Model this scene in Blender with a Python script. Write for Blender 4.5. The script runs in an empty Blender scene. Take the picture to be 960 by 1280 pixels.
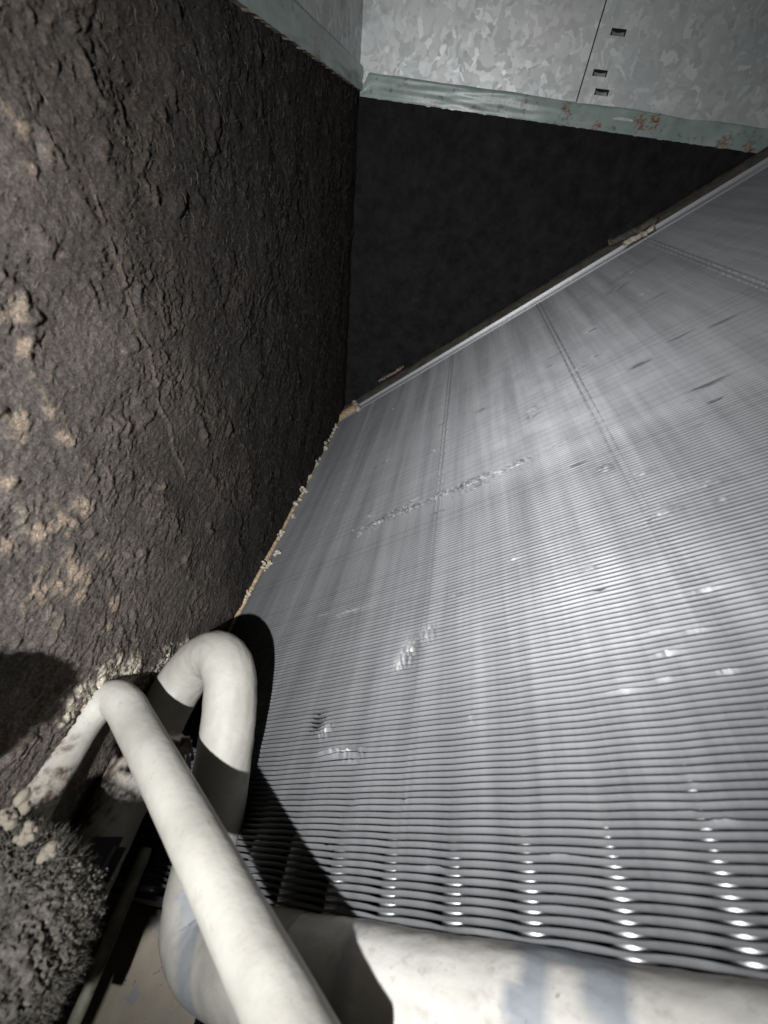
import bpy, bmesh, math, random
import numpy as np
from mathutils import Vector, Matrix

random.seed(7); rng = np.random.default_rng(11)
S = bpy.context.scene
COL = S.collection

# ------------------------------------------------------------------ camera
RIGHT = np.array([0.98120, 0.16148, 0.10569])      # camera axes written in world X, Y, Z (Z up)
DOWN = np.array([0.18532, -0.63545, -0.74957])
FWD = np.array([-0.05388, 0.75507, -0.65343])
FWD /= np.linalg.norm(FWD)
DOWN -= FWD * (DOWN @ FWD); DOWN /= np.linalg.norm(DOWN)
RIGHT = np.cross(DOWN, FWD); RIGHT /= np.linalg.norm(RIGHT)
cam_d = bpy.data.cameras.new('camera'); cam = bpy.data.objects.new('camera', cam_d); COL.objects.link(cam)
M = Matrix.Identity(4)
for r in range(3):
    M[r][0] = RIGHT[r]; M[r][1] = -DOWN[r]; M[r][2] = -FWD[r]
cam.matrix_world = M
cam_d.sensor_fit = 'HORIZONTAL'; cam_d.sensor_width = 36.0; cam_d.lens = 36.0 * 505 / 960
cam_d.clip_start = 0.005; cam_d.clip_end = 20
cam_d.dof.use_dof = True; cam_d.dof.focus_distance = 0.24; cam_d.dof.aperture_fstop = 17
S.camera = cam

# ------------------------------------------------------------------ world, lamp, exposure
W = bpy.data.worlds.new('World'); S.world = W; W.use_nodes = True
W.node_tree.nodes['Background'].inputs[0].default_value = (1.0, 0.92, 0.84, 1)
W.node_tree.nodes['Background'].inputs[1].default_value = 0.003

def cw(px, py, z):
    """a point seen at (px, py) of the 960 x 1280 photograph, z metres in front of the lens"""
    return (RIGHT * (px - 480) + DOWN * (py - 640) + FWD * 505) * (z / 505.0)

LAMP = RIGHT * -0.043 + DOWN * 0.018 + FWD * -0.052
ld = bpy.data.lights.new('torch', 'SPOT'); lo = bpy.data.objects.new('torch', ld); COL.objects.link(lo)
ld.energy = 6.3; ld.color = (0.985, 0.99, 1.0); ld.shadow_soft_size = 0.0022
ld.spot_size = math.radians(124); ld.spot_blend = 1.0
lo.location = LAMP
aim = cw(465, 575, 0.4)
lo.rotation_euler = (Vector(aim) - Vector(LAMP)).to_track_quat('-Z', 'Y').to_euler()
S.view_settings.view_transform = 'Standard'; S.view_settings.look = 'None'
S.view_settings.exposure = 0.0; S.view_settings.gamma = 1.0

# ------------------------------------------------------------------ numbers of the place
XL = -0.1094            # left wall
YB = 0.4979             # back wall
C0 = np.array([XL, YB, -0.26573])                  # corner where coil, left wall and back wall meet
th = math.radians(40.72)
DD = np.array([math.cos(th), 0, math.sin(th)])     # along the fins, up to the right
NN = np.array([-math.sin(th), 0, math.cos(th)])    # out of the coil face
YY = np.array([0, 1.0, 0])
def coil(t, y, n=0.0):
    """point on the coil: t along fins, y depth into the cabinet, n above the face"""
    t = np.asarray(t, float); y = np.asarray(y, float); n = np.asarray(n, float)
    b = np.array([C0[0], 0, C0[2]])
    return b + t[..., None] * DD + y[..., None] * YY + n[..., None] * NN
def ray(px, py): return RIGHT * (px - 480) + DOWN * (py - 640) + FWD * 505
def coil_uv(px, py):
    r = ray(px, py); p = r * ((C0 @ NN) / (r @ NN)); return float((p - C0) @ DD), float(p[1])
def on_left(px, py): r = ray(px, py); return r * (XL / r[0])
def on_back(px, py, y=YB): r = ray(px, py); return r * (y / r[1])

# ------------------------------------------------------------------ numpy noise
_perm = rng.permutation(512); _ang = rng.uniform(0, 2 * np.pi, 512)
def _h(ix, iy): return _perm[(ix + _perm[iy & 511]) & 511]
def noise2(x, y):
    x = np.asarray(x, float); y = np.asarray(y, float)
    x0 = np.floor(x).astype(int); y0 = np.floor(y).astype(int); fx = x - x0; fy = y - y0
    u = fx**3 * (fx * (fx * 6 - 15) + 10); v = fy**3 * (fy * (fy * 6 - 15) + 10)
    def g(ix, iy, dx, dy):
        a = _ang[_h(ix, iy)]; return np.cos(a) * dx + np.sin(a) * dy
    a = g(x0, y0, fx, fy); b = g(x0 + 1, y0, fx - 1, fy); c = g(x0, y0 + 1, fx, fy - 1); d = g(x0 + 1, y0 + 1, fx - 1, fy - 1)
    return 1.5 * ((a * (1 - u) + b * u) * (1 - v) + (c * (1 - u) + d * u) * v)
def fbm(x, y, o=4, g=0.5):
    s = 0; a = 1.0
    for k in range(o):
        s = s + a * noise2(x + 17.3 * k, y - 9.1 * k); x = x * 2.03; y = y * 2.03; a *= g
    return s
def sstep(a, b, x): t = np.clip((x - a) / (b - a), 0, 1); return t * t * (3 - 2 * t)

# ------------------------------------------------------------------ mesh helpers
def link(name, me, mat, parent=None):
    o = bpy.data.objects.new(name, me); COL.objects.link(o)
    if mat is not None and not me.materials: me.materials.append(mat)
    if parent is not None: o.parent = parent
    return o
def grid_mesh(name, P, mat, parent=None, attrs=None, smooth=True, close_u=False):
    ny, nx = P.shape[:2]
    me = bpy.data.meshes.new(name)
    idx = np.arange(ny * nx).reshape(ny, nx)
    if close_u: idx = np.concatenate([idx, idx[:, :1]], 1)
    q = np.stack([idx[:-1, :-1], idx[:-1, 1:], idx[1:, 1:], idx[1:, :-1]], -1).reshape(-1, 4)
    me.vertices.add(ny * nx); me.vertices.foreach_set('co', P.reshape(-1).astype(np.float32))
    me.loops.add(q.size); me.loops.foreach_set('vertex_index', q.reshape(-1).astype(np.int32))
    me.polygons.add(len(q)); me.polygons.foreach_set('loop_start', (np.arange(len(q)) * 4).astype(np.int32))
    me.polygons.foreach_set('loop_total', np.full(len(q), 4, np.int32))
    me.polygons.foreach_set('use_smooth', np.full(len(q), smooth))
    me.update(calc_edges=True)
    for k, v in (attrs or {}).items():
        a = me.attributes.new(k, 'FLOAT', 'POINT'); a.data.foreach_set('value', v.reshape(-1).astype(np.float32))
    return link(name, me, mat, parent)
def empty(name, loc=(0, 0, 0)):
    o = bpy.data.objects.new(name, None); COL.objects.link(o); o.empty_display_size = 0.01
    return o
def tag(o, label=None, cat=None, group=None, kind=None):
    if label: o['label'] = label
    if cat: o['category'] = cat
    if group: o['group'] = group
    if kind: o['kind'] = kind
    return o
def add_box(bm, c, ax, ay, az, bev=0.0):
    """box with centre c and half axes ax, ay, az"""
    c, ax, ay, az = map(Vector, (c, ax, ay, az)); vs = []
    for i in (-1, 1):
        for j in (-1, 1):
            for k in (-1, 1): vs.append(bm.verts.new(c + i * ax + j * ay + k * az))
    fs = [(0, 1, 3, 2), (4, 6, 7, 5), (0, 4, 5, 1), (2, 3, 7, 6), (0, 2, 6, 4), (1, 5, 7, 3)]
    ff = [bm.faces.new([vs[i] for i in f]) for f in fs]
    if bev: bmesh.ops.bevel(bm, geom=list({e for f in ff for e in f.edges}), offset=bev, segments=2, affect='EDGES')
def bm_obj(name, bm, mat, parent=None, smooth=False):
    bmesh.ops.recalc_face_normals(bm, faces=bm.faces[:])
    me = bpy.data.meshes.new(name); bm.to_mesh(me); bm.free()
    if smooth: me.polygons.foreach_set('use_smooth', [True] * len(me.polygons))
    return link(name, me, mat, parent)
def box_obj(name, c, ax, ay, az, mat, parent=None, bev=0.0):
    bm = bmesh.new(); add_box(bm, c, ax, ay, az, bev); return bm_obj(name, bm, mat, parent)
def spline(pts, n):
    pts = np.array(pts, float); pts = np.vstack([2 * pts[0] - pts[1], pts, 2 * pts[-1] - pts[-2]])
    out = []; m = len(pts) - 3
    for i in range(m):
        p0, p1, p2, p3 = pts[i:i + 4]
        d01, d12, d23 = [max(np.linalg.norm(b[:3] - a[:3]), 1e-6) ** 0.5 for a, b in ((p0, p1), (p1, p2), (p2, p3))]
        m1 = (p2 - p1) + d12 * ((p1 - p0) / d01 - (p2 - p0) / (d01 + d12))
        m2 = (p2 - p1) + d12 * ((p3 - p2) / d23 - (p3 - p1) / (d12 + d23))
        for s in np.linspace(0, 1, n, endpoint=(i == m - 1)):
            out.append((2*s**3-3*s**2+1)*p1 + (s**3-2*s**2+s)*m1 + (-2*s**3+3*s**2)*p2 + (s**3-s**2)*m2)
    return np.array(out)
def tube(name, path, mat, parent=None, seg=40, bump=0.0, attr=None, cap=True):
    """path rows: x y z radius"""
    P = path[:, :3]; R = path[:, 3]
    T = np.gradient(P, axis=0); T /= np.linalg.norm(T, axis=1)[:, None]
    u = np.cross(T[0], [0.3, 0.5, 0.8]); u /= np.linalg.norm(u); U = []
    for t in T:
        u = u - t * (u @ t); u /= np.linalg.norm(u); U.append(u)
    U = np.array(U); V = np.cross(T, U)
    a = np.linspace(0, 2 * np.pi, seg, endpoint=False)
    L = np.concatenate([[0], np.cumsum(np.linalg.norm(np.diff(P, axis=0), axis=1))])
    rr = R[:, None] * np.ones(seg)
    if bump:
        rr = rr + bump * (fbm(L[:, None] * 160 + 0 * a, np.cos(a) * 3 + np.sin(a) * 5 + 40, 3) + 0.5 * fbm(L[:, None] * 500 + 0 * a, np.sin(a) * 9 + np.cos(a) * 7, 2))
    G = P[:, None, :] + rr[..., None] * (np.cos(a)[None, :, None] * U[:, None, :] + np.sin(a)[None, :, None] * V[:, None, :])
    if cap:
        G = np.concatenate([np.repeat(P[:1, None, :], seg, 1), G, np.repeat(P[-1:, None, :], seg, 1)], 0)
    at = attr(G) if attr else None
    return grid_mesh(name, G, mat, parent, attrs=at, close_u=True)

# ------------------------------------------------------------------ material helpers
def mat(name):
    m = bpy.data.materials.new(name); m.use_nodes = True; nt = m.node_tree
    return m, nt, nt.nodes['Principled BSDF']
def N(nt, t, **kw):
    n = nt.nodes.new(t)
    for k, v in kw.items():
        if k.startswith('i_'):
            key = k[2:]; key = int(key) if key.isdigit() else key.replace('_', ' ')
            n.inputs[key].default_value = v
        else: setattr(n, k, v)
    return n
def ramp(nt, src, stops, interp='LINEAR'):
    r = nt.nodes.new('ShaderNodeValToRGB'); r.color_ramp.interpolation = interp
    e = r.color_ramp.elements
    while len(e) < len(stops): e.new(0.5)
    for el, (p, c) in zip(e, stops):
        el.position = p; el.color = (c, c, c, 1) if isinstance(c, (int, float)) else (*c, 1)
    nt.links.new(src, r.inputs[0]); return r.outputs[0]
def coords(nt, scale=(1, 1, 1), rot=(0, 0, 0)):
    tc = N(nt, 'ShaderNodeTexCoord'); mp = N(nt, 'ShaderNodeMapping')
    mp.inputs['Scale'].default_value = scale; mp.inputs['Rotation'].default_value = rot
    nt.links.new(tc.outputs['Object'], mp.inputs[0]); return mp.outputs[0]
def noise(nt, vec, sc, det=4, rough=0.55, dist=0.0):
    n = N(nt, 'ShaderNodeTexNoise', i_Scale=sc, i_Detail=det, i_Roughness=rough, i_Distortion=dist)
    nt.links.new(vec, n.inputs['Vector']); return n.outputs[0]
def mixc(nt, fac, a, b, mode='MIX'):
    m = N(nt, 'ShaderNodeMix', data_type='RGBA', blend_type=mode)
    for sock, v in ((m.inputs[0], fac), (m.inputs[6], a), (m.inputs[7], b)):
        if isinstance(v, (int, float)): sock.default_value = v
        elif isinstance(v, tuple): sock.default_value = (*v, 1)
        else: nt.links.new(v, sock)
    return m.outputs[2]
def mul(nt, a, b, op='MULTIPLY'):
    m = N(nt, 'ShaderNodeMath', operation=op)
    for s, v in ((m.inputs[0], a), (m.inputs[1], b)):
        if isinstance(v, (int, float)): s.default_value = v
        else: nt.links.new(v, s)
    return m.outputs[0]
def bump(nt, bsdf, h, strength, dist):
    b = N(nt, 'ShaderNodeBump', i_Strength=strength, i_Distance=dist); nt.links.new(h, b.inputs['Height'])
    nt.links.new(b.outputs[0], bsdf.inputs['Normal'])
def attrib(nt, name): return N(nt, 'ShaderNodeAttribute', attribute_name=name).outputs['Fac']

# insulation lining, caked with dust
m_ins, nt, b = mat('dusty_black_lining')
v = coords(nt)
n1 = noise(nt, v, 260, 6, 0.7); n2 = noise(nt, v, 40, 4)
base = mixc(nt, ramp(nt, n2, [(0.35, (0.3, 0.3, 0.3)), (0.7, (0.9, 0.9, 0.9))]), (0.048, 0.045, 0.044), (0.118, 0.100, 0.088))
base = mixc(nt, ramp(nt, n1, [(0.3, 0.0), (0.75, 1.0)]), base, (0.160, 0.142, 0.126))
base = mixc(nt, attrib(nt, 'painted_falloff'), mixc(nt, 1.0, base, (0.17, 0.175, 0.185), 'MULTIPLY'), base)  # base colour darkened toward the far top corner, imitating the fading lamp light
base = mixc(nt, attrib(nt, 'dust'), base, (0.27, 0.215, 0.165))
base = mixc(nt, attrib(nt, 'pale'), base, (0.50, 0.46, 0.38))
sp_ = ramp(nt, noise(nt, v, 1500, 3, 0.8), [(0.3, (0.45, 0.45, 0.46)), (0.52, (0.9, 0.9, 0.9)), (0.72, (2.0, 1.9, 1.75))])
base = mixc(nt, 1.0, base, sp_, 'MULTIPLY')
nt.links.new(base, b.inputs['Base Color']); b.inputs['Roughness'].default_value = 0.95
b.inputs['Specular IOR Level'].default_value = 0.15
bump(nt, b, noise(nt, v, 800, 6, 0.8), 1.0, 0.0009)

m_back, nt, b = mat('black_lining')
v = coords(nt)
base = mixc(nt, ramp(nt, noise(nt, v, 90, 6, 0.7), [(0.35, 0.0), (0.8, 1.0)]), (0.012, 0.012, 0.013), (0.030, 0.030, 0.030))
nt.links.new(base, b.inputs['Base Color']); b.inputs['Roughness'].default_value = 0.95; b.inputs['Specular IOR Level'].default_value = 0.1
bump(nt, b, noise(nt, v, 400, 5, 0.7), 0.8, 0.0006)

# galvanised sheet
m_galv, nt, b = mat('galvanised_sheet')
v0 = coords(nt)
wn = N(nt, 'ShaderNodeTexNoise', i_Scale=55.0, i_Detail=3.0); nt.links.new(v0, wn.inputs['Vector'])
vm = N(nt, 'ShaderNodeVectorMath', operation='MULTIPLY_ADD'); nt.links.new(wn.outputs['Color'], vm.inputs[0])
vm.inputs[1].default_value = (0.035, 0.035, 0.035); nt.links.new(v0, vm.inputs[2])
vo = N(nt, 'ShaderNodeTexVoronoi', i_Scale=200.0); nt.links.new(vm.outputs[0], vo.inputs['Vector'])
sep = N(nt, 'ShaderNodeSeparateColor'); nt.links.new(vo.outputs['Color'], sep.inputs[0])
sp = ramp(nt, sep.outputs[0], [(0.0, 0.58), (0.45, 0.61), (0.75, 0.66), (1.0, 0.80)], 'LINEAR')
cl = ramp(nt, noise(nt, v0, 18, 3), [(0.3, (0.86, 0.92, 0.92)), (0.7, (1.0, 1.0, 0.98))])
c = mixc(nt, 1.0, sp, cl, 'MULTIPLY')
st = ramp(nt, noise(nt, v0, 35, 5, 0.65), [(0.60, 0.0), (0.75, 0.45)])
c = mixc(nt, st, c, (0.22, 0.20, 0.17))
nt.links.new(c, b.inputs['Base Color']); b.inputs['Metallic'].default_value = 0.35
nt.links.new(ramp(nt, sep.outputs[1], [(0, 0.42), (1, 0.62)]), b.inputs['Roughness'])

# green painted rail
m_rail, nt, b = mat('green_primer_paint')
v = coords(nt)
c = mixc(nt, ramp(nt, noise(nt, v, 60, 5), [(0.4, 0.0), (0.65, 1.0)]), (0.26, 0.34, 0.315), (0.37, 0.44, 0.415))
c = mixc(nt, ramp(nt, noise(nt, v, 160, 6, 0.7), [(0.57, 0.0), (0.68, 1.0)]), c, (0.14, 0.13, 0.10))
c = mixc(nt, attrib(nt, 'rust'), c, mixc(nt, ramp(nt, noise(nt, v, 300, 4), [(0.4, 0.0), (0.6, 1.0)]), (0.20, 0.095, 0.065), (0.33, 0.25, 0.19)))
nt.links.new(c, b.inputs['Base Color']); b.inputs['Roughness'].default_value = 0.33
bump(nt, b, noise(nt, v, 500, 3), 0.25, 0.0003)

# aluminium fins
def fin_mat(name, tint):
    m, nt, b = mat(name); v = coords(nt)
    tc = N(nt, 'ShaderNodeTexCoord'); dt_ = N(nt, 'ShaderNodeVectorMath', operation='DOT_PRODUCT'); nt.links.new(tc.outputs['Object'], dt_.inputs[0]); dt_.inputs[1].default_value = tuple(DD)
    sx = N(nt, 'ShaderNodeSeparateXYZ'); nt.links.new(tc.outputs['Object'], sx.inputs[0])
    cb = N(nt, 'ShaderNodeCombineXYZ'); nt.links.new(dt_.outputs['Value'], cb.inputs[0]); nt.links.new(mul(nt, sx.outputs[1], 0.05), cb.inputs[1])
    c = mixc(nt, ramp(nt, noise(nt, cb.outputs[0], 75, 4, 0.65), [(0.34, 0.0), (0.66, 1.0)]), (0.160 * tint, 0.163 * tint, 0.170 * tint), (0.250 * tint, 0.253 * tint, 0.260 * tint))
    c = mixc(nt, ramp(nt, noise(nt, v, 900, 3, 0.6), [(0.62, 0.0), (0.75, 0.35)]), c, (0.16, 0.155, 0.145))
    c = mixc(nt, mul(nt, attrib(nt, 'scuff'), 0.7), c, (0.46, 0.455, 0.44))
    nt.links.new(c, b.inputs['Base Color']); b.inputs['Metallic'].default_value = 0.55
    nt.links.new(ramp(nt, noise(nt, v, 60, 2), [(0.3, 0.57), (0.7, 0.62)]), b.inputs['Roughness'])
    return m
m_fin = [fin_mat('aluminium_fin_bright', 1.0), fin_mat('aluminium_fin_dull', 0.90), fin_mat('aluminium_fin_mid', 0.97)]
m_al, nt, b = mat('aluminium_flange'); b.inputs['Base Color'].default_value = (0.62, 0.63, 0.64, 1); b.inputs['Metallic'].default_value = 0.7; b.inputs['Roughness'].default_value = 0.45
m_tube, nt, b = mat('bright_tube'); b.inputs['Base Color'].default_value = (0.55, 0.56, 0.57, 1); b.inputs['Metallic'].default_value = 0.9; b.inputs['Roughness'].default_value = 0.48

def pipe_mat(name, ca, cb):
    m, nt, b = mat(name); v = coords(nt)
    c = mixc(nt, ramp(nt, noise(nt, v, 38, 5, 0.6), [(0.35, 0.0), (0.65, 1.0)]), ca, cb)
    c = mixc(nt, ramp(nt, noise(nt, v, 240, 5, 0.65), [(0.56, 0.0), (0.70, 0.6)]), c, (0.27, 0.25, 0.215))
    c = mixc(nt, attrib(nt, 'band'), c, (0.215, 0.235, 0.26))
    s = attrib(nt, 'soot_shade')
    c = mixc(nt, ramp(nt, noise(nt, v, 650, 3, 0.7), [(0.66, 0.0), (0.74, 0.7)]), c, (0.12, 0.10, 0.08))
    sn = ramp(nt, noise(nt, v, 170, 6, 0.75), [(0.42, 0.0), (0.62, 1.0)])
    c = mixc(nt, s, c, mixc(nt, sn, (0.055, 0.035, 0.028), (0.26, 0.235, 0.20)))
    nt.links.new(c, b.inputs['Base Color']); nt.links.new(ramp(nt, noise(nt, v, 90, 4), [(0.3, 0.5), (0.7, 0.72)]), b.inputs['Roughness'])
    b.inputs['Specular IOR Level'].default_value = 0.35
    bump(nt, b, noise(nt, v, 260, 4, 0.6), 0.35, 0.0006)
    return m
m_pipe = pipe_mat('pale_grey_pipe_paint', (0.255, 0.248, 0.218), (0.345, 0.335, 0.30))
m_head = pipe_mat('pale_header_paint', (0.42, 0.405, 0.37), (0.54, 0.525, 0.485))

m_foam, nt, b = mat('tan_foam_strip'); v = coords(nt)
nt.links.new(mixc(nt, ramp(nt, noise(nt, v, 300, 5, 0.7), [(0.35, 0.0), (0.7, 1.0)]), (0.34, 0.24, 0.14), (0.60, 0.46, 0.30)), b.inputs['Base Color']); b.inputs['Roughness'].default_value = 0.85
bump(nt, b, noise(nt, v, 600, 4), 0.6, 0.0005)
m_seal, nt, b = mat('grimy_seal'); v = coords(nt)
nt.links.new(mixc(nt, ramp(nt, noise(nt, v, 120, 6, 0.7), [(0.35, 0.0), (0.75, 1.0)]), (0.06, 0.055, 0.045), (0.17, 0.15, 0.12)), b.inputs['Base Color']); b.inputs['Roughness'].default_value = 0.9
bump(nt, b, noise(nt, v, 500, 4), 0.8, 0.0006)
m_crumb, nt, b = mat('pale_crumb'); v = coords(nt)
nt.links.new(mixc(nt, ramp(nt, noise(nt, v, 400, 4), [(0.35, 0.0), (0.7, 1.0)]), (0.42, 0.34, 0.24), (0.68, 0.63, 0.54)), b.inputs['Base Color']); b.inputs['Roughness'].default_value = 0.9
m_rust, nt, b = mat('rusty_scrap'); v = coords(nt)
nt.links.new(mixc(nt, ramp(nt, noise(nt, v, 400, 5), [(0.4, 0.0), (0.6, 1.0)]), (0.16, 0.07, 0.045), (0.33, 0.27, 0.22)), b.inputs['Base Color']); b.inputs['Roughness'].default_value = 0.8
m_black, nt, b = mat('black_painted_metal'); b.inputs['Base Color'].default_value = (0.018, 0.018, 0.024, 1); b.inputs['Roughness'].default_value = 0.6
m_bar, nt, b = mat('dull_olive_bar'); v = coords(nt)
nt.links.new(mixc(nt, ramp(nt, noise(nt, v, 200, 5), [(0.4, 0.0), (0.65, 1.0)]), (0.16, 0.155, 0.115), (0.25, 0.24, 0.19)), b.inputs['Base Color']); b.inputs['Roughness'].default_value = 0.7
m_pan, nt, b = mat('stained_tan_pan'); v = coords(nt)
c = mixc(nt, ramp(nt, noise(nt, v, 45, 5, 0.6), [(0.38, 0.0), (0.66, 1.0)]), (0.42, 0.37, 0.285), (0.52, 0.46, 0.36))
c = mixc(nt, ramp(nt, noise(nt, v, 75, 4, 0.6), [(0.60, 0.0), (0.66, 0.8)]), c, (0.33, 0.33, 0.35))
c = mixc(nt, ramp(nt, noise(nt, v, 210, 5, 0.7), [(0.64, 0.0), (0.69, 1.0)]), c, (0.16, 0.13, 0.10))
nt.links.new(c, b.inputs['Base Color']); b.inputs['Roughness'].default_value = 0.6
bump(nt, b, noise(nt, v, 120, 5), 0.4, 0.001)
m_lint, nt, b = mat('grey_lint'); v = coords(nt)
c = mixc(nt, ramp(nt, noise(nt, v, 330, 6, 0.75), [(0.35, 0.0), (0.7, 1.0)]), (0.022, 0.020, 0.017), (0.135, 0.122, 0.102))
nt.links.new(c, b.inputs['Base Color']); b.inputs['Roughness'].default_value = 1.0
bump(nt, b, noise(nt, v, 900, 4, 0.7), 1.0, 0.0008)
m_fluff, nt, b = mat('tan_fluff'); b.inputs['Base Color'].default_value = (0.105, 0.09, 0.07, 1); b.inputs['Roughness'].default_value = 1
m_fib, nt, b = mat('dusty_fibre'); b.inputs['Base Color'].default_value = (0.10, 0.085, 0.07, 1); b.inputs['Roughness'].default_value = 0.9
m_zinc, nt, b = mat('worn_zinc'); v = coords(nt)
nt.links.new(mixc(nt, ramp(nt, noise(nt, v, 250, 5), [(0.45, 0.0), (0.6, 1.0)]), (0.30, 0.20, 0.16), (0.42, 0.42, 0.42)), b.inputs['Base Color']); b.inputs['Metallic'].default_value = 0.6; b.inputs['Roughness'].default_value = 0.4
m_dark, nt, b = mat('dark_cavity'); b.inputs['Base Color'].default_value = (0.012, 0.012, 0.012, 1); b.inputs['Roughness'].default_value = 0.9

# ================================================================== the setting
# left wall: thick dusty lining with flaking relief
RAIL_LO, RAIL_HI = 0.0405, 0.0560
ny, nz = 640, 800
sY = np.linspace(0, 1, ny); Yg = -0.10 + 0.598 * (0.50 * sY + 0.50 * sY**1.9)
Zg = np.linspace(-0.43, RAIL_LO + 0.004, nz)
YY2, ZZ2 = np.meshgrid(Yg, Zg)
wy = YY2 + 0.006 * fbm(YY2 * 60, ZZ2 * 60, 2); wz = ZZ2 + 0.006 * fbm(YY2 * 60 + 50, ZZ2 * 60, 2)
ca, sa = math.cos(0.75), math.sin(0.75)           # flakes run up to the back
U1 = wy * ca + wz * sa; V1 = -wy * sa + wz * ca
big = fbm(YY2 * 28, ZZ2 * 28, 3)
f1 = fbm(U1 * 95, V1 * 150, 5, 0.62) * 2.0 + 7
fl = np.floor(f1); fr = f1 - fl
flake = fl + sstep(0.0, 0.20, fr) * 1.0 + 0.35 * np.exp(-((fr - 0.24) / 0.12)**2)
f2 = fbm(U1 * 300 + 9, V1 * 400, 4, 0.62) * 2.0 + 7
fl2 = np.floor(f2); fr2 = f2 - fl2
flake2 = fl2 + sstep(0.0, 0.25, fr2)
lump = np.clip(fbm(YY2 * 75 + 31, ZZ2 * 75, 3) - 0.45, 0, 1)
amp = 0.35 + 1.1 * sstep(-0.3, 0.6, fbm(YY2 * 22 + 4, ZZ2 * 22, 2))
H = 0.0011 * big + amp * (0.00021 * (flake - 7) + 0.00017 * (flake2 - 7)) + 0.0022 * lump + 0.00032 * fbm(YY2 * 480, ZZ2 * 480, 4, 0.75)
dust = np.zeros_like(H); pale = np.zeros_like(H)
for px, py, r, s in ((25, 165, 18, 1), (35, 205, 14, .8), (15, 385, 26, 1), (45, 400, 16, .8), (25, 430, 20, .9), (20, 520, 22, .9), (60, 510, 16, .9),
                     (15, 545, 18, .7), (75, 545, 16, .7), (60, 655, 26, 1), (95, 640, 18, .8), (85, 720, 24, 1), (50, 735, 22, .9), (15, 680, 26, .6),
                     (140, 765, 18, .7), (100, 735, 15, .9), (10, 140, 12, .7), (130, 690, 12, .5), (72, 575, 10, .6), (8, 600, 20, .5), (75, 320, 9, .5)):
    p = on_left(px, py); q = on_left(px + r, py + r * 0.6)
    rad = 0.8 * float(np.hypot(*(p - q)[1:]))
    g = np.exp(-(((YY2 - p[1]) ** 2 + (ZZ2 - p[2]) ** 2) / rad**2))
    dust = np.maximum(dust, g * s)
gen = sstep(0.02, 0.5, big) * sstep(0.20, 0.0, YY2) * 0.30
hn = fbm(YY2 * 150, ZZ2 * 150 + 70, 4, 0.6)
dm = sstep(0.25, 1.0, dust * (0.72 + 1.3 * hn + 0.35 * fbm(YY2 * 600, ZZ2 * 600, 2)) + gen * 0.7 + 0.10 * (flake - 7) * dust)
H = H + 0.0007 * dust * (0.5 + hn)
for px, py, r in ((130, 850, 22), (105, 868, 16), (160, 838, 14), (185, 850, 12), (205, 818, 10), (225, 812, 8), (85, 890, 14), (230, 806, 6)):
    p = on_left(px, py); q = on_left(px + r, py)
    rad = float(np.hypot(*(p - q)[1:])); pale = np.maximum(pale, np.exp(-(((YY2 - p[1]) ** 2 + (ZZ2 - p[2]) ** 2) / rad**2)))
pm = sstep(0.45, 0.75, pale * (0.85 + 0.9 * fbm(U1 * 260, V1 * 420, 3)))
H = H + 0.0016 * pale * (0.6 + 1.2 * np.abs(fbm(U1 * 240, V1 * 400, 3)))
def boxblur(A, k):
    for ax in (0, 1):
        c = np.cumsum(np.insert(np.pad(A, [(k, k) if q == ax else (0, 0) for q in (0, 1)], mode='edge'), 0, 0, axis=ax), axis=ax)
        A = (c[2 * k + 1:] - c[:-2 * k - 1]) / (2 * k + 1) if ax == 0 else (c[:, 2 * k + 1:] - c[:, :-2 * k - 1]) / (2 * k + 1)
    return A
hp = H - boxblur(H, 5)
nearm = sstep(0.24, 0.03, YY2 + 0.04 * big)
ridge = sstep(0.00012, 0.00042, hp) * nearm * (0.25 + 0.75 * sstep(-0.1, 0.5, fbm(YY2 * 45 + 8, ZZ2 * 45, 3)))
dm = np.maximum(dm, 0.62 * ridge)
# long ridges like a buried cord
for (a, bq, w, hh) in (((100, 190), (235, 610), 0.0005, 0.0007),):
    pa, pb = on_left(*a), on_left(*bq); d = (pb - pa)[1:]; L = np.hypot(*d); d = d / L
    al = (YY2 - pa[1]) * d[0] + (ZZ2 - pa[2]) * d[1]
    ac = -(YY2 - pa[1]) * d[1] + (ZZ2 - pa[2]) * d[0] + 0.004 * fbm(al * 40, al * 0, 2)
    cord = np.exp(-(ac / w) ** 2) * sstep(-0.002, 0.01, al) * sstep(L + 0.002, L - 0.01, al)
    H = H + hh * cord; dm = np.maximum(dm, cord * 0.5)
P = np.stack([XL + H, YY2, ZZ2], -1)
lw = grid_mesh('left_wall', P, m_ins, attrs={'dust': dm * 0.9, 'pale': pm, 'painted_falloff': 0.14 + 0.86 * sstep(0.24, 0.0, YY2 + 0.05 * fbm(YY2 * 20, ZZ2 * 20, 3) + 0.35 * np.clip(ZZ2 + 0.03, 0, 1))}); tag(lw, 'lumpy black insulation lining caked with brown dust, left of the coil', kind='structure')  # wall mask: painted light loss with depth and height, beside the real dust

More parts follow.
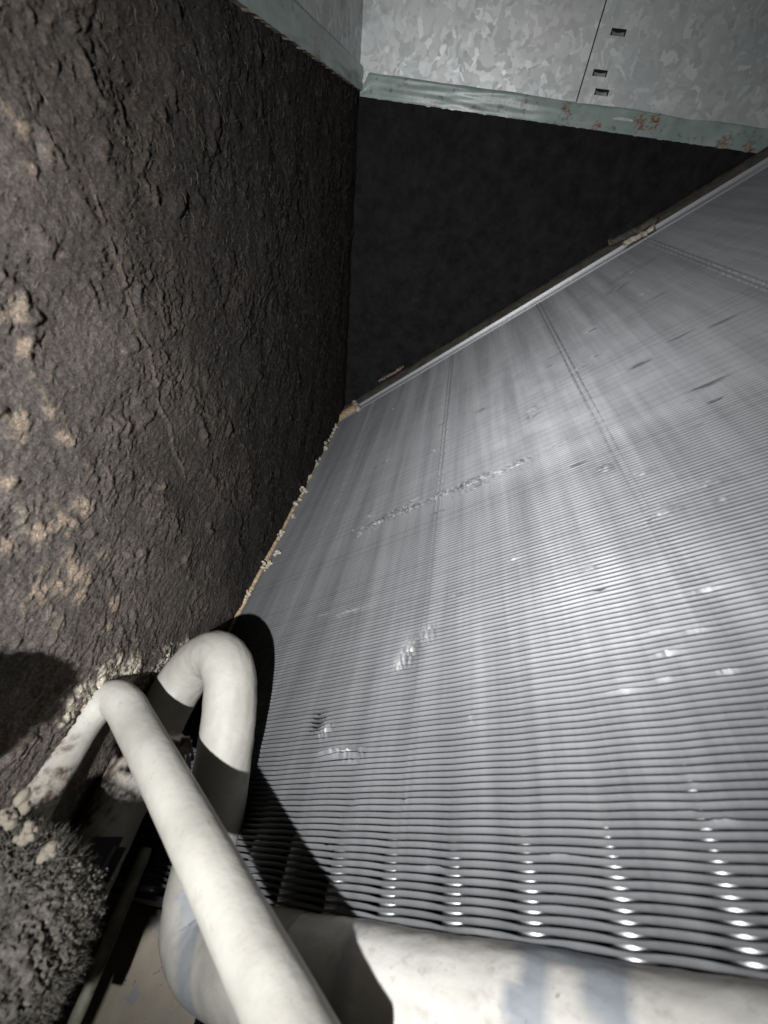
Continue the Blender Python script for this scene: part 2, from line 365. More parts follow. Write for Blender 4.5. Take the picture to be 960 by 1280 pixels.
# fibres stuck on the lining, past counting
bm_v, bm_f = [], []
for i in range(14000):
    y = -0.02 + 0.50 * rng.random() ** 1.5; z = rng.uniform(-0.33, RAIL_LO)
    iy = int(np.clip(np.searchsorted(Yg, y), 0, ny - 1)); iz = int(np.clip(np.searchsorted(Zg, z), 0, nz - 1))
    x = XL + H[iz, iy]; L = rng.uniform(0.0008, 0.0045); a = rng.uniform(0, 6.28); w = rng.uniform(0.00002, 0.00006); k = rng.uniform(-1, 1) * 1.2
    pts = []
    for s in (0, 0.35, 0.7, 1.0):
        aa = a + k * s
        pts.append(np.array([x + 0.0001 + rng.uniform(0.0, 0.0009) * math.sin(s * 3.1), y + L * s * math.cos(aa), z + L * s * math.sin(aa)]))
    n0 = len(bm_v); side = np.array([0, -math.sin(a), math.cos(a)]) * w
    for p in pts: bm_v += [p - side, p + side, p + np.array([w * 1.6, 0, 0])]
    for s in range(3):
        q = n0 + s * 3
        for j in range(3): bm_f.append((q + j, q + (j + 1) % 3, q + 3 + (j + 1) % 3, q + 3 + j))
me = bpy.data.meshes.new('lint_fibres'); me.from_pydata([tuple(p) for p in bm_v], [], bm_f); me.update()
tag(link('lint_fibres', me, m_fib), 'short brown lint fibres stuck all over the black insulation lining', 'lint', kind='stuff')

# back wall lining
gy, gz = np.meshgrid(np.linspace(XL - 0.002, 0.40, 260), np.linspace(-0.43, RAIL_LO + 0.004, 240))
P = np.stack([gy, YB + 0.006 - 0.0010 * fbm(gy * 90, gz * 90, 4) - 0.0004 * fbm(gy * 400, gz * 400, 2), gz], -1)
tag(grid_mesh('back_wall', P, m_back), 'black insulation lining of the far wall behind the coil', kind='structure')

# rails
def rail(name, p0, p1, nrm, chamfer, rusts, label):
    """painted flange running p0 -> p1 (both on its lower edge), facing nrm"""
    p0, p1 = map(np.array, (p0, p1)); ln = np.linalg.norm(p1 - p0); d = (p1 - p0) / ln; nrm = np.array(nrm, float); up = np.array([0, 0, 1.0])
    hgt = RAIL_HI - RAIL_LO; ns, nh = 420, 22
    root = empty(name); tag(root, label, 'rail')
    s = np.linspace(0, ln, ns)[None, :] * np.ones((nh, 1)); h = np.linspace(0, 1, nh)[:, None] * np.ones((1, ns))
    top = hgt * (1 - 0.75 * np.clip(1 - s / chamfer, 0, 1)) if chamfer else hgt * np.ones_like(s)
    hh = h * top
    rag = np.where(h < 0.01, -0.0010 * np.clip(fbm(s * 140, 0 * s + 3, 3), 0, 1), 0)
    off = 0.0006 * fbm(s * 20, h * 2, 2) + 0.0012 * np.clip((h - 0.93) / 0.07, 0, 1) * -1
    P = p0 + s[..., None] * d + (hh + rag)[..., None] * up + off[..., None] * nrm
    ru = np.zeros_like(s)
    for (cx, ch, r) in rusts: ru = np.maximum(ru, np.exp(-((s - cx) ** 2 + (hh - ch) ** 2) / r**2))
    ru = sstep(0.42, 0.6, ru * (0.8 + 1.3 * fbm(s * 420, hh * 420, 5, 0.75)) + 0.30 * np.exp(-hh / 0.0016) * (0.5 + 1.6 * fbm(s * 150, hh * 100, 3)))
    grid_mesh('face', P, m_rail, root, attrs={'rust': ru})
    back = P - nrm * 0.0022
    grid_mesh('lip', np.stack([P[-1], back[-1], back[-1] - nrm * 0.004], 0), m_rail, root, attrs={'rust': np.zeros((3, ns))}, smooth=False)
    grid_mesh('lower_lip', np.stack([P[0], back[0] - nrm * 0.003], 0), m_rail, root, attrs={'rust': np.ones((2, ns)) * 0.6}, smooth=False)
    return root
def bx(px, py): return on_back(px, py)[0] - XL
rail('steel_rail', (XL + 0.0015, YB, RAIL_LO - 0.0008), (0.42, YB, RAIL_LO - 0.0045), (0, -1, 0), 0.007,
     [(bx(590, 130), .003, .0028), (bx(650, 140), .007, .0035), (bx(700, 150), .010, .004), (bx(745, 155), .002, .004), (bx(795, 160), .008, .006), (bx(812, 158), .009, .006), (bx(900, 185), .003, .006), (bx(540, 128), .001, .003), (bx(930, 190), .001, .006)],
     'green painted steel rail with rust spots on the far wall under the galvanised sheets')
rail('steel_rail', (XL + 0.0035, 0.0, RAIL_LO + 0.001), (XL + 0.0035, YB - 0.001, RAIL_LO + 0.0025), (1, 0, 0), 0, [(0.45, .001, .006), (0.36, .001, .008)],
     'dim green painted rail on the left wall running into the corner')

# galvanised sheets above the rails
def sheet(name, xs, zs, y, holes, label, thick=0.0009):
    root = empty(name); tag(root, label, 'metal sheet')
    X = sorted(set([xs[0], xs[1]] + [h[0] for h in holes] + [h[1] for h in holes]))
    Z = sorted(set([zs[0], zs[1]] + [h[2] for h in holes] + [h[3] for h in holes]))
    bm = bmesh.new(); V = {}
    for i, x in enumerate(X):
        for k, z in enumerate(Z): V[i, k] = bm.verts.new((x, y, z))
    for i in range(len(X) - 1):
        for k in range(len(Z) - 1):
            cx, cz = (X[i] + X[i + 1]) / 2, (Z[k] + Z[k + 1]) / 2
            if any(h[0] < cx < h[1] and h[2] < cz < h[3] for h in holes): continue
            bm.faces.new([V[i, k], V[i + 1, k], V[i + 1, k + 1], V[i, k + 1]])
    fs = bm.faces[:]; ex = bmesh.ops.extrude_face_region(bm, geom=fs)
    bmesh.ops.translate(bm, verts=[v for v in ex['geom'] if isinstance(v, bmesh.types.BMVert)], vec=(0, thick, 0))
    bm_obj('panel', bm, m_galv, root)
    return root
seam_x = on_back(722, 125)[0]
sl = sheet('galvanised_sheet', (XL - 0.01, seam_x - 0.0009), (RAIL_HI - 0.010, 0.34), YB + 0.0009, [], 'galvanised sheet left of the seam, half in shadow by the corner')
tabs = []
for px, py in ((773, 41), (750, 92), (752, 116)):
    p = on_back(px, py); tabs.append((p[0] - 0.0056, p[0] + 0.0056, p[2] - 0.0016, p[2] + 0.0022))
sr = sheet('galvanised_sheet', (seam_x, 0.52), (RAIL_HI - 0.010, 0.34), YB + 0.0004, tabs, 'galvanised sheet right of the seam with three small punched slots')
for h in tabs:
    cx = (h[0] + h[1]) / 2; n = 9
    P = []
    for k in range(n):
        a = k / (n - 1); x = h[0] + 0.0012 + (h[1] - h[0] - 0.0022) * a
        yb = YB + 0.0004 + 0.0016 * math.sin(math.pi * a)
        P.append([[x, yb + 0.0016, h[3] - 0.0012 - 0.0004 * math.sin(math.pi * a)], [x, yb - 0.0009, h[2] - 0.0001]])
    grid_mesh('tab', np.array(P), m_galv, sr)
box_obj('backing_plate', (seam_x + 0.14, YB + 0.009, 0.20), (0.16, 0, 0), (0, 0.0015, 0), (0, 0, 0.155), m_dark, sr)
gl = sheet('galvanised_sheet', (0, 0.6), (0, 0.30), 0, [], 'dim galvanised sheet above the rail on the left wall')
gl.rotation_euler = (0, 0, math.pi / 2); gl.location = (XL + 0.0005, YB - 0.6, RAIL_HI - 0.004)

# floor of the cabinet, far below
P = np.array([[[XL - 0.02, -0.35, -0.43], [0.5, -0.35, -0.43]], [[XL - 0.02, 0.51, -0.43], [0.5, 0.51, -0.43]]])
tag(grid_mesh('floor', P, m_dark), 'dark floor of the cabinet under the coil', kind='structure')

# ================================================================== the coil
coil_root = empty('evaporator_coil'); tag(coil_root, 'slanted aluminium finned coil with bent fins filling the right side', 'cooling coil')
PITCH = 0.001867; Y0 = 0.0126; NF = 244
T_TUBE = [0.163 + 0.0212 * k for k in range(-7, 19)]
SEAMS = [0.0650, 0.1680, 0.2655, 0.3630, 0.4600]
# bent patches: pixel, half sizes (t, y) in mm, push, lean, seed
DENTS = []
for px, py, ht, hy, push, lean in (
    (500, 640, 10, 5.5, 0.9, 1.6), (470, 655, 12, 2.5, 0.4, 0.9), (545, 622, 9, 3.5, 0.7, 1.2), (585, 606, 10, 3.5, 0.6, 1.2), (618, 592, 8, 3.0, 0.4, 1.0),
    (648, 580, 12, 2.5, 0.3, 0.8), (755, 587, 4.5, 3.2, 0.9, 1.8), (832, 640, 6, 3.2, 0.9, 1.6), (812, 650, 4, 2.5, -.6, -1.0), (735, 712, 5, 2.6, 0.5, 1.0), (750, 738, 4, 2.0, -.5, -.9),
    (435, 766, 16, 2.4, 1.5, 2.0), (400, 770, 8, 1.6, .8, 1.0), (512, 812, 4.5, 7, 0.6, 1.2), (500, 830, 4, 4, .5, 1.0), (535, 792, 4, 4, .5, .9), (396, 905, 4.2, 4.5, 0.9, -1.4), (405, 915, 5.0, 3.2, -.8, 1.2),
    (425, 943, 11, 1.6, 1.6, 2.0), (440, 950, 7, 1.2, -.6, 1.0), (820, 790, 7, 1.3, 0.6, 1.2), (870, 793, 6, 1.2, .6, 1.2), (835, 820, 6, 1.2, .7, 1.2), (780, 848, 6, 1.0, .5, 1.0), (780, 865, 7, 1.0, .6, 1.1),
    (910, 842, 5, 1.0, -.6, 1.0), (868, 980, 6, 1.2, .9, 1.4), (905, 1033, 6, 1.2, .7, 1.2), (440, 1008, 5, 1.6, -.6, -.9), (505, 1000, 2.0, 1.2, -.9, -1.2), (408, 1058, 3, 1.2, -.6, -.8),
    (800, 455, 10, 5, -.8, -1.4), (850, 420, 12, 4, -.7, -1.2), (740, 412, 6, 4, -1.0, -1.5), (790, 340, 18, 4, 0.5, 1.2), (770, 362, 10, 3, .7, 1.5), (665, 515, 6, 9, .5, 1.3), (885, 480, 12, 4, -.5, -1), (905, 400, 14, 5, -.6, -1.1),
    (885, 605, 5, 2, .8, 1.3), (800, 592, 5, 2, .6, 1.1), (860, 500, 8, 2, -.9, -1.2), (895, 500, 6, 2, -.9, -1.2), (830, 850, 5, 1.1, .5, 1.0), (640, 700, 5, 1.5, .4, .8), (570, 745, 5, 1.5, .5, .9), (880, 740, 7, 1.4, .5, 1.0),
    (545, 1090, 8, 1.5, .5, .9), (700, 1075, 9, 1.2, .6, 1.0), (590, 900, 3, 2, -.4, .8)):
    t, y = coil_uv(px, py)
    if y > 0.125:
        if lean < 0: ht *= .6; hy *= .35; push = abs(push)
        else: lean *= .3; push = -abs(push)
    elif y < 0.05: ht *= .5; hy *= .7; lean *= .35; push *= .3
    elif px > 560: ht *= .55; hy *= .6; lean *= .55; push *= .6
    DENTS.append((t, y, ht / 1000, hy / 1000, push / 1000, lean / 1000))
for i in range(70):
    t, y = rng.uniform(0.03, 0.5), Y0 + 0.44 * rng.random() ** 1.3
    DENTS.append((t, y, rng.uniform(1.5, 7) / 1000, rng.uniform(.6, 1.8) / 1000, rng.uniform(-.4, .4) / 1000, rng.uniform(-.6, .7) / 1000))
for k in range(46):      # scuffed streak across the middle, combed by something dragged over the fins
    t = rng.uniform(0.095, 0.245); w_ = math.exp(-((t - .15) / .07) ** 2)
    DENTS.append((t, 0.2045 + rng.normal(0, .0035), rng.uniform(3, 10) / 1000, rng.uniform(.8, 2.2) / 1000, -rng.uniform(.2, .8) * w_ / 1000, rng.uniform(.2, .9) * w_ / 1000))
DT = np.array(DENTS)
def scallop(t, c, w): return np.exp(-((t - c) / w) ** 2)
for i in range(NF):
    y = Y0 + i * PITCH
    step = 0.0024 if i < 90 else (0.0032 if i < 160 else 0.005)
    ts = list(np.arange(0.0015, 0.56, step))
    for s in SEAMS: ts += [s - .0026, s - .0020, s - .0015, s - .0010, s - .0004, s, s + .0004, s + .0010, s + .0015, s + .0020, s + .0026]
    near = DT[np.abs(DT[:, 1] - y) < DT[:, 3] * 1.6]
    for d in near: ts += list(np.linspace(d[0] - d[2] * 1.2, d[0] + d[2] * 1.2, 13))
    t = np.unique(np.round(np.array(ts), 5)); t = t[(t > 0.001) & (t < 0.56)]
    # lean of the free edge: away from the viewer, stronger in the far half
    far = float(sstep(30, 90, i)); vary = fbm(t * 31 + i * 0.37, i * 0.61 + 0 * t, 2)
    a = 0.00100 + 0.00004 * noise2(i * 0.71, 8.1) + 0.00006 * (1 - .6 * far) * vary - 0.00010 * far + 0.00020 * (1 - far) - 0.00022 * sstep(0.05, 0.13, y) * sstep(0.24, 0.19, y)
    a = a - 0.00012 * sstep(0.198, 0.204, y + 0.004 * noise2(t * 11, 0 * t + 2))
    yo = 0.00030 * (1 - .7 * far) * fbm(t * 9 + 3, i * 0.02 + 0 * t, 2) + 0.00003 * noise2(t * 130 + i * .77, i * 0.53 + 0 * t) + 0.00004 * noise2(i * 5.3, 1.1)
    no = 0.00004 * noise2(t * 60 + i * .9, i * 0.43 + 0 * t) + 0.00012 * (1 - far) * fbm(t * 10, i * 0.03 + 0 * t, 2)
    for c in T_TUBE: a = a - 0.00013 * (1 - .60 * far) * scallop(t, c, 0.0055); yo = yo - 0.00007 * (1 - .95 * far) * scallop(t, c, 0.0045)
    if i < 11:
        for c in T_TUBE: a = a - 0.00036 * (1 - i / 11) * scallop(t, c, 0.0042)
    for s in SEAMS:
        no = no + 0.00075 * (scallop(t, s - .0015, .0005) + scallop(t, s + .0015, .0005)) * (0.6 + 0.5 * ((i * 7919) % 5) / 4) * (0.10 + 0.9 * float(sstep(0.10, 0.30, y)))
        a = a + (0.00045 + 0.0003 * noise2(i * 1.3, s * 90)) * float(sstep(0.12, 0.32, y)) * (scallop(t, s - .0015, .0006) + scallop(t, s + .0015, .0006))
    sc = 0 * t
    for (dt, dy, ht, hy, pu, le) in near:
        w = np.exp(-((t - dt) / ht) ** 2 * 1.3) * math.exp(-((y - dy) / hy) ** 2)
        jag = 1 + (0.7 if y < 0.12 else 0.35) * noise2(t * 700, i * 3.1 + 0 * t)
        if dy > 0.125 and pu < 0: a = a + 0.0005 * w * noise2(t * 420, i * 1.9 + 0 * t)
        if abs(pu) > .00025 and (le > 0 if dy < .125 else pu < 0): sc = np.maximum(sc, w * (0.75 + 0.6 * noise2(t * 500, i * 2.7 + 0 * t)))
        a = a + le * w * jag; yo = yo + pu * 0.5 * w; no = no + (-abs(pu) * 0.6 if dy < 0.125 or pu > 0 else abs(pu) * 0.9) * w * jag
    a = np.clip(a, -0.0012, 0.0029)
    m_ = float(sstep(0.045, 0.13, y)); bb = 0.00125 * (1 - m_) + 0.00052 * m_; uc = 0.35 + 0.5 * m_
    prof = ((0.4, -0.019), (uc, -0.0075), (uc, -0.0030), (0.03, -1.2 * bb), (0.33, -0.74 * bb), (0.68, -0.34 * bb), (1.0, 0.0))
    q_ = float(sstep(0.18, 0.23, y)); pf = ((0.1, -0.019), (0.1, -0.0075), (0.05, -0.0030), (0.07, -0.0018), (0.24, -0.0011), (0.55, -0.0005), (1.0, 0.0))
    prof = [(k1 * (1 - q_) + k2 * q_, n1_ * (1 - q_) + n2_ * q_) for (k1, n1_), (k2, n2_) in zip(prof, pf)]
    P = np.stack([coil(t, y + yo + k * a, no * (1 if n_ > -0.004 else 0) + n_) for k, n_ in prof], 0)
    grid_mesh('fin', P, m_fin[i % 3] if rng.random() < .5 else m_fin[0], coil_root, attrs={'scuff': np.ones((len(prof), 1)) * sstep(0.35, 1.05, sc)[None, :]})
# tubes through the fins, with a collar swell at every fin near the viewer
for c in T_TUBE:
    ys = []; rs = []
    for i in range(26):
        y = Y0 + i * PITCH
        ys += [y - PITCH * .5, y - PITCH * .2, y + PITCH * .15, y + PITCH * .3]; rs += [.0046, .0047, .0053, .0049]
    ys = [Y0 - 0.0022, Y0 - 0.0021] + ys + [Y0 + 0.050, Y0 + 0.075, YB - 0.03]; rs = [0.002, .0050] + rs + [.0040, .0032, .0032]
    p = coil(np.full(len(ys), c), np.array(ys), np.full(len(ys), -0.0064))
    tube('tube', np.concatenate([p, np.array(rs)[:, None]], 1), m_tube, coil_root, seg=22)
# near end plate, far flange
def coil_bar(name, t0, t1, y0, y1, n0, n1, m, parent, bev=0.0002):
    c = coil((t0 + t1) / 2, (y0 + y1) / 2, (n0 + n1) / 2)
    return box_obj(name, c, DD * (t1 - t0) / 2, YY * (y1 - y0) / 2, NN * (n1 - n0) / 2, m, parent, bev)
coil_bar('end_plate', 0.0, 0.56, Y0 - 0.0042, Y0 - 0.0026, -0.030, -0.0012, m_black, coil_root)
YF = Y0 + NF * PITCH
coil_bar('side_plate', 0.0, 0.56, YF + 0.0008, YF + 0.0105, -0.02, 0.0010, m_al, coil_root, 0.0004)
coil_bar('flange_lip', 0.0, 0.56, YF + 0.0107, YF + 0.0122, -0.02, 0.0034, m_al, coil_root, 0.0005)
coil_bar('end_channel', -0.0002, 0.0011, Y0, YB, -0.03, -0.0008, m_seal, coil_root)
tt = np.linspace(-0.004, 0.56, 300); w5 = np.linspace(0, 1, 7)
P = np.stack([coil(tt, (YF + 0.0125 + (YB + 0.003 - YF - 0.0125) * s) + 0 * tt, 0.0030 + 0.0035 * math.sin(s * 2.2) + 0.0007 * fbm(tt * 120, s * 5 + 0 * tt, 4)) for s in w5] + [coil(tt, YB + 0.004 + 0 * tt, -0.02 + 0 * tt)], 0)
sl_ = grid_mesh('foam_seal', P, m_seal); tag(sl_, 'grimy grey foam seal along the far top edge of the coil', 'seal strip')

# tan strip in the joint between coil and left wall
sy = np.linspace(-0.02, 0.475, 400); prof = [(-0.0006, -0.006), (-0.0008, 0.0010), (0.0003, 0.0022), (0.0022, 0.0020), (0.0026, 0.0006), (0.0026, -0.006)]
rg = 0.0009 * fbm(sy * 160, 0 * sy + 5, 4); lf = sstep(0.27, 0.34, sy) * 0.0014
P = np.stack([coil(a_ + (rg if a_ > 0.001 else 0.3 * rg) - (lf if a_ > 0.001 else 0), sy, n_ + 0.5 * rg - lf) for a_, n_ in prof], 0)
fs = grid_mesh('foam_strip', P, m_foam); tag(fs, 'long tan foam strip in the joint between the coil and the left wall', 'foam strip')

def lumps(name, c, r, m, parent=None, n=7, sub=2, spread=0.7, flat=None):
    bm = bmesh.new()
    for k in range(n):
        o = rng.normal(0, spread * r, 3) if k else np.zeros(3); rr = r * rng.uniform(0.35, 0.8)
        ret = bmesh.ops.create_icosphere(bm, subdivisions=sub, radius=rr)
        sc = rng.uniform(0.6, 1.3, 3)
        for v_ in ret['verts']:
            q = np.array(v_.co) * sc; l = np.linalg.norm(q) + 1e-9
            q = q * (1 + 0.35 * float(noise2(q[0] / rr * 1.7 + k * 3, q[1] / rr * 1.7 + q[2] / rr * 2.3)))
            v_.co = Vector(q + o + np.array(c))
    return bm_obj(name, bm, m, parent, smooth=False)
CR = [((347, 693), .0026, 'white crumb, upper of the white pair on the strip edge, right beside the grey fins'), ((335, 708), .0028, 'chalky white crumb on the tan strip, lowest of the white ones'),
      ((352, 668), .0034, 'biggest cream crumb resting on the tan foam strip halfway up'), ((312, 744), .0026, 'pinkish crumb stuck low on the tan strip, closest to the white hairpin pipe'),
      ((380, 617), .0040, 'long tan flake sticking out over the fins from the joint'), ((370, 630), .0036, 'crumbly cream lump just below the long tan flake'),
      ((400, 566), .0042, 'rounded beige lump at the third quarter of the joint'), ((396, 582), .0036, 'brown beige lump just under the rounded beige lump'),
      ((412, 545), .0040, 'small pale lump high in the joint below the corner block'), ((418, 536), .0032, 'topmost small pale lump in the joint right below the corner block'),
      ((387, 598), .0028, 'small grey tan crumb between two larger lumps in the joint'), ((368, 646), .0018, 'tiny white crumb on the fin edge beside the joint')]
for (px, py), r, lab in CR:
    t, y = coil_uv(px, py)
    o = lumps('crumb', coil(max(t, 0.0015), y, 0.0015), r * 0.95, m_crumb, n=11, sub=1); tag(o, lab, 'crumb', 'crumbs along the joint of coil and left wall')
for k in range(26):
    y = rng.uniform(0.15, 0.46)
    o = lumps('crumb', coil(rng.uniform(0.0005, 0.0035), y, 0.0012), rng.uniform(.0008, .0020), m_crumb if rng.random() < .6 else m_foam, n=5, sub=1)
    tag(o, 'tiny tan crumb lying in the joint between the coil and the left wall', 'crumb', 'tiny crumbs scattered in the joint')

# block in the corner and scraps lying on the seal
ca_ = cw(434, 515, 0.535); cb_ = cw(446, 503, 0.545)
def scrap(name, p, q, w, h, m, lab, cat='scrap', rough=0.0008, parts=()):
    p, q = map(np.array, (p, q)); L = np.linalg.norm(q - p); d = (q - p) / L; sdv = np.cross(d, NN); sdv /= np.linalg.norm(sdv); up = np.cross(sdv, d)
    n = 14; s = np.linspace(0, 1, n); ring = [(-1, -1), (-1, .6), (-.5, 1), (.5, 1), (1, .5), (1, -1)]
    rows = []
    rows.append([p] * 6)
    for k in range(n):
        j = rng.normal(0, 1, 3) * rough
        rows.append([p + d * L * s[k] + sdv * w * a_ * (1 + rng.normal(0, .12)) + up * h * b_ * (1 + rng.normal(0, .15)) + j * .4 for a_, b_ in ring])
    rows.append([q] * 6)
    o = grid_mesh(name, np.array(rows), m, smooth=False, close_u=True); tag(o, lab, cat); return o
def cpt(px, py, n): # point above the coil plane by n seen at the pixel
    r = ray(px, py); return r * (((C0 @ NN) + n) / (r @ NN))
scrap('foam_block', cpt(424, 522, .003), cpt(444, 508, .004), .0042, .0035, m_foam, 'chunky cream foam block wedged in the corner where coil and both walls meet', 'foam block')
scrap('foam_block', cpt(443, 503, .006), cpt(448, 512, .003), .0028, .003, m_crumb, 'small beige block leaning on the cream corner block at the start of the seal', 'foam block')
scrap('metal_scrap', cpt(474, 476, .010), cpt(504, 459, .012), .0016, .0012, m_rust, 'reddish rusty sliver lying on the seal near the corner', 'metal scrap')
scrap('debris_strip', cpt(764, 303, .009), cpt(822, 273, .011), .0035, .0020, m_seal, 'ragged brown debris strip lying on the seal on the right', 'debris', .002)
scrap('debris_strip', cpt(780, 304, .006), cpt(818, 284, .008), .0025, .0016, m_crumb, 'smaller paler flake tucked under the ragged debris strip', 'debris', .002)

# ================================================================== pipes
def pts(rows): return np.array([[*cw(a, b_, z), r] for a, b_, z, r in rows])
def blob_attr(G, lst):
    out = np.zeros(G.shape[:2])
    for p, r in lst: out = np.maximum(out, np.exp(-np.sum((G - p) ** 2, -1) / r**2))
    return out
hdr = empty('suction_header'); tag(hdr, 'thick whitish header pipe with blue grey bands below the fins, bending up into a hairpin', 'pipe')
R2 = 0.0114; RH = 0.0142
hc = lambda t, y=-0.0016, n=-0.0040: coil(t, y, n)
hp = pts([(60, 1190, .150, R2), (105, 1095, .158, R2), (150, 1004, .172, R2), (186, 930, .186, R2), (214, 875, .196, R2), (235, 842, .2005, R2), (256, 822, .200, R2), (274, 820, .195, R2), (286, 838, .188, R2), (288, 875, .181, R2), (281, 940, .172, R2), (270, 1010, .1640, R2), (256, 1075, .157, R2)])
p_e = [hc(0.083, -0.0020), hc(0.097), hc(0.112)]
tail = [np.append(cw(247, 1122, .1515), R2 * 1.02), np.append(cw(247, 1160, .147), R2 * 1.1), np.append(cw(262, 1188, .1415), 0.0130), np.append(cw(292, 1200, .135), .0140), np.append(hc(.118), RH), np.append(hc(.135), RH)]
sootA = [(cw(112, 1030, .165), .016), (cw(150, 960, .172), .016), (cw(180, 955, .18), .012), (cw(120, 980, .17), .016), (cw(190, 900, .19), .008)]
def hair_attr(G):
    s = blob_attr(G, sootA); nz_ = fbm(G[..., 0] * 300, G[..., 1] * 300 + G[..., 2] * 200, 4, 0.6)
    b1 = (G - coil(0.0905, 0, 0)) @ DD * 1.0 + 0.35 * (G[..., 1]) + 0.0015 * nz_
    return {'soot_shade': sstep(0.35, 0.75, s * (0.9 + 0.8 * nz_)), 'band': np.clip(1 - ((b1 + 0.0) / 0.0052) ** 4, 0, 1) * 0.8 * (G[..., 1] < 0.012)}
def hd_attr(G):
    t = (G - coil(0.0, 0, 0)) @ DD; nz_ = fbm(t * 90, G[..., 1] * 160, 4, 0.6)
    tw = t + 0.0011 * nz_ + 0.10 * (G[..., 1])
    tb1, tb2, tb0 = coil_uv(648, 1190)[0], coil_uv(735, 1205)[0], coil_uv(428, 1150)[0]
    tb1 = 0.2084; tb2 = 0.2230; tb0 = 0.1605
    m1 = sstep(.0040, .0030, np.abs(tw - tb1)); m2 = sstep(.0050, .0038, np.abs(tw - tb2)); m0 = sstep(.0030, .0015, np.abs(tw - tb0)) * .7
    m3 = sstep(.011, .0095, np.abs(tw - .2150)) * sstep(.0092, .0102, G[..., 1] + 0.0006 * nz_)
    return {'soot_shade': 0 * t, 'band': np.maximum.reduce([m1, m2, m0, m3]) * (0.9 + 0.2 * nz_)}
elb = spline(np.vstack([hp, tail]), 9)
tube('hairpin_bend', elb, m_pipe, hdr, seg=56, bump=0.00022, attr=hair_attr)
hl = np.array([np.append(hc(t), RH + 0.00025 * math.sin(t * 130)) for t in np.linspace(0.132, 0.40, 90)])
tube('header_tube', hl, m_head, hdr, seg=80, bump=0.00022, attr=hd_attr)

RP = 0.0072
p1 = pts([(-60, 1190, .110, RP), (0, 1080, .126, RP), (40, 1006, .139, RP), (76, 946, .151, RP), (104, 902, .160, RP), (124, 880, .1645, RP), (141, 873, .1655, RP), (155, 881, .163, RP), (169, 905, .157, RP), (207, 976, .1365, RP), (256, 1070, .114, RP), (305, 1168, .097, RP), (353, 1262, .0835, RP), (420, 1400, .069, RP)])
sootB_shade = [(cw(15, 1000, .135), .014), (cw(30, 1040, .130), .014), (cw(62, 935, .148), .0095), (cw(84, 905, .157), .008), (cw(70, 985, .143), .009), (cw(0, 1080, .122), .02)]  # sooty blobs, enlarged to also paint the leg sinking into shade
def p1_attr(G):
    nz_ = fbm(G[..., 0] * 300, G[..., 1] * 300 + G[..., 2] * 200, 4, 0.6)
    return {'soot_shade': sstep(0.35, 0.8, blob_attr(G, sootB_shade) * (0.95 + 0.6 * nz_)), 'band': 0 * nz_}
lp = tube('return_pipe', spline(p1, 11), m_pipe, seg=64, bump=0.00007, attr=p1_attr)
tag(lp, 'slimmer pale pipe with a sharp bend crossing in front of the hairpin pipe', 'pipe')

# ================================================================== lower left corner
# pan
pz = -0.305
a_ = ray(252, 1250); pr = a_ * (pz / a_[2])
P = []
xs = np.linspace(XL - 0.004, pr[0], 30); ys = np.linspace(-0.20, 0.0085, 40)
gx, gy = np.meshgrid(xs, ys)
Zp = pz + 0.0006 * fbm(gx * 60, gy * 60, 3)
o = grid_mesh('drain_pan', np.stack([gx, gy, Zp], -1), m_pan)
e = np.stack([np.stack([xs[-1] + 0 * ys, ys, Zp[:, -1]], -1), np.stack([xs[-1] + 0 * ys, ys, Zp[:, -1] - 0.02], -1)], 0)
tag(o, 'stained tan bottom of the drain pan left of the pipe elbow', 'drain pan')
grid_mesh('pan_edge', e, m_pan, o)

# black bracket block + olive bar
bq = cw(125, 1075, .185); 
blk = box_obj('black_bracket', cw(165, 1046, .143) - YY * 0.040 - RIGHT * .0085, YY * 0.040, RIGHT * 0.0085, np.cross(YY, RIGHT) * 0.003, m_black, None, 0.003)
tag(blk, 'black painted bracket in the shadow between the lint clump and the olive bar', 'bracket')
bar = np.array([np.append(cw(184, 1060, .176) * (1 - s) + cw(88, 1290, .140) * s, .0026 if 0.02 < s < .98 else .0021) for s in np.linspace(0, 1, 12)])
o = tube('olive_bar', bar, m_bar, seg=10); tag(o, 'thin dull olive bar slanting down in the shadow beside the black bracket', 'bar')

# small zinc clip between the hairpin legs
root = empty('pipe_clip'); tag(root, 'small worn zinc clip glinting between the two legs of the hairpin', 'clip')
cc = cw(226, 936, .183)
box_obj('clip_plate', cc, RIGHT * .0050, DOWN * .0065 + FWD * .002, np.cross(RIGHT, DOWN) * .0012, m_zinc, root, .0004)
box_obj('clip_fold', cc + DOWN * -.0055 + RIGHT * -.0015 - FWD * .003, RIGHT * .0034 + DOWN * .001, DOWN * .0022, FWD * .003, m_zinc, root, .0004)
cyl = np.array([np.append(cc + RIGHT * .0042 + DOWN * (.001 + .0016 * k) - FWD * .002, .0013) for k in range(6)])
tube('clip_screw', cyl, m_tube, root, seg=12)

# lint clump, lower left, plus unseen lobes added to shade the wall
cl = empty('lint_clump'); tag(cl, 'fuzzy grey lint clump filling the lower left corner of the picture, with unseen lobes added to shade the wall', 'lint clump')
bm = bmesh.new(); cen = cw(-30, 1190, .100); blocker_cen = cw(-160, 930, .085); blocker_link = cw(-190, 1070, .093)
for k in range(3800):
    v_ = rng.normal(0, 1, 3); v_ /= np.linalg.norm(v_)
    rad = 0.0240 * (1 + 0.16 * float(noise2(v_[0] * 2 + 5, v_[1] * 2 + v_[2] * 1.7)) + 0.018 * rng.normal())
    p = cen + v_ * rad * rng.uniform(0.95, 1.03)
    if k >= 3000: p = blocker_cen + v_ * rad * 0.61  # these specks coat the unseen added lobe
    rr = rng.uniform(0.00015, 0.00045)
    ret = bmesh.ops.create_icosphere(bm, subdivisions=1, radius=rr)
    for q in ret['verts']: q.co = Vector(np.array(q.co) * rng.uniform(0.45, 1.5, 3) + p)
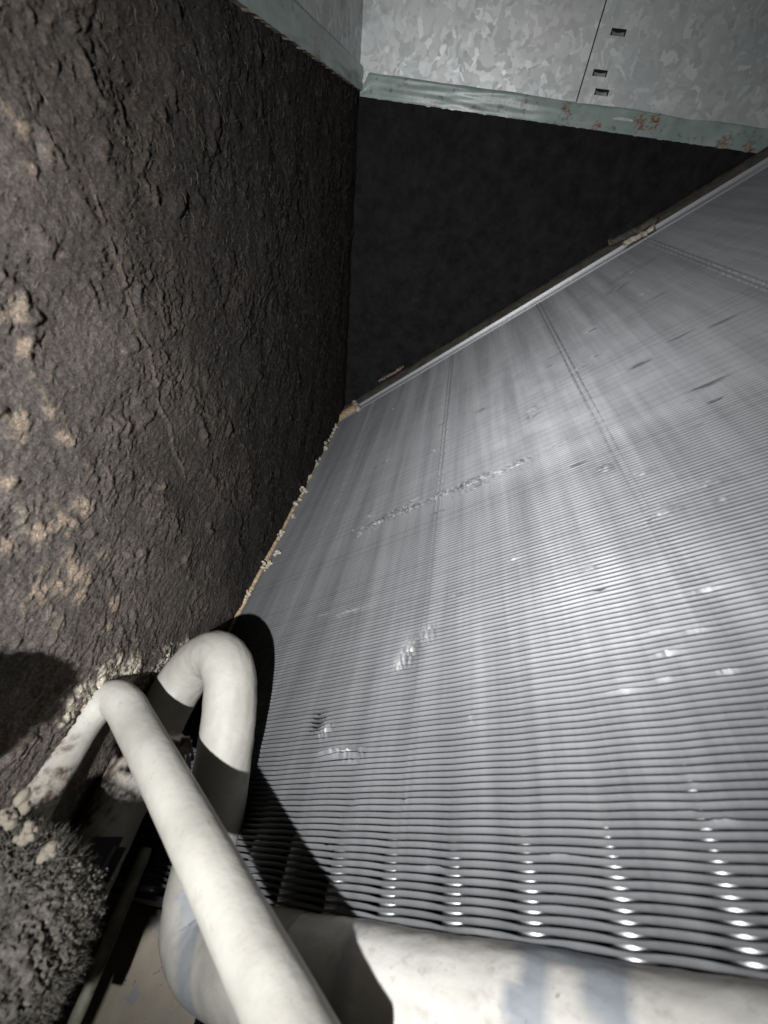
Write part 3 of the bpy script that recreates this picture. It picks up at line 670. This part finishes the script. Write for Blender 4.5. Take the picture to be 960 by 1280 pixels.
bm_obj('lint_mass', bm, m_lint, cl)['kind'] = 'stuff'
bm = bmesh.new(); bmesh.ops.create_icosphere(bm, subdivisions=6, radius=1.0)
me = bpy.data.meshes.new('lint_or_blocker'); bm.to_mesh(me); bm.free()
co = np.zeros(len(me.vertices) * 3, np.float32); me.vertices.foreach_get('co', co); co = co.reshape(-1, 3).astype(float)
def lobe(name, c, r):
    m2 = me.copy(); v3 = co
    lw_ = 0.16 * noise2(v3[:, 0] * 2 + 5, v3[:, 1] * 2 + v3[:, 2] * 1.7)
    rg_ = np.abs(fbm(v3[:, 0] * 11 + v3[:, 2] * 7, v3[:, 1] * 11 - v3[:, 2] * 8, 4, 0.65)); rg2 = fbm(v3[:, 0] * 30 - v3[:, 2] * 21, v3[:, 1] * 30 + v3[:, 2] * 19, 3, 0.7)
    q = c + v3 * (r * (0.97 + lw_ - 0.16 * rg_ + 0.05 * rg2))[:, None]
    m2.vertices.foreach_set('co', q.reshape(-1).astype(np.float32)); m2.update(); m2.polygons.foreach_set('use_smooth', [True] * len(m2.polygons))
    link(name, m2, m_lint, cl)
lobe('lint_or_blocker', cen, 0.0245); lobe('lint_or_blocker', blocker_cen, 0.0150); lobe('lint_or_blocker', blocker_link, 0.0135)  # only the first lobe is in view; the others are added shadow casters
vv, ff = [], []
for k in range(9000):
    v_ = rng.normal(0, 1, 3); v_ /= np.linalg.norm(v_); p = (cen + v_ * 0.0240) if k < 8000 else (blocker_cen + v_ * .0147); d = v_ + rng.normal(0, .9, 3); d /= np.linalg.norm(d); L = rng.uniform(.001, .0042); n0 = len(vv)
    s_ = np.cross(d, v_ + .01); s_ /= np.linalg.norm(s_); w = .00009
    vv += [p - s_ * w, p + s_ * w, p + np.cross(s_, d) * w * 1.7, p + d * L]; ff += [(n0, n0 + 1, n0 + 3), (n0 + 1, n0 + 2, n0 + 3), (n0 + 2, n0, n0 + 3)]
me = bpy.data.meshes.new('lint_hair'); me.from_pydata([tuple(p) for p in vv], [], ff); me.update()
link('lint_hair', me, m_lint, cl)['kind'] = 'stuff'
for (px, py, z, r), lab in (((15, 1020, .099), .0028) and (((15, 1020, .099, .0030), 'tan fluff bit on top of the grey lint clump at the left border'), ((62, 1060, .098, .0022), 'tan fluff bit on the right shoulder of the grey lint clump'), ((32, 1042, .097, .0022), 'pinkish fluff bit just below the tan one on the lint clump'))):
    o = lumps('fluff', cw(px, py, z), r * .8, m_fluff, n=10, sub=2, spread=.5); tag(o, lab, 'fluff', 'tan fluff on the lint clump')
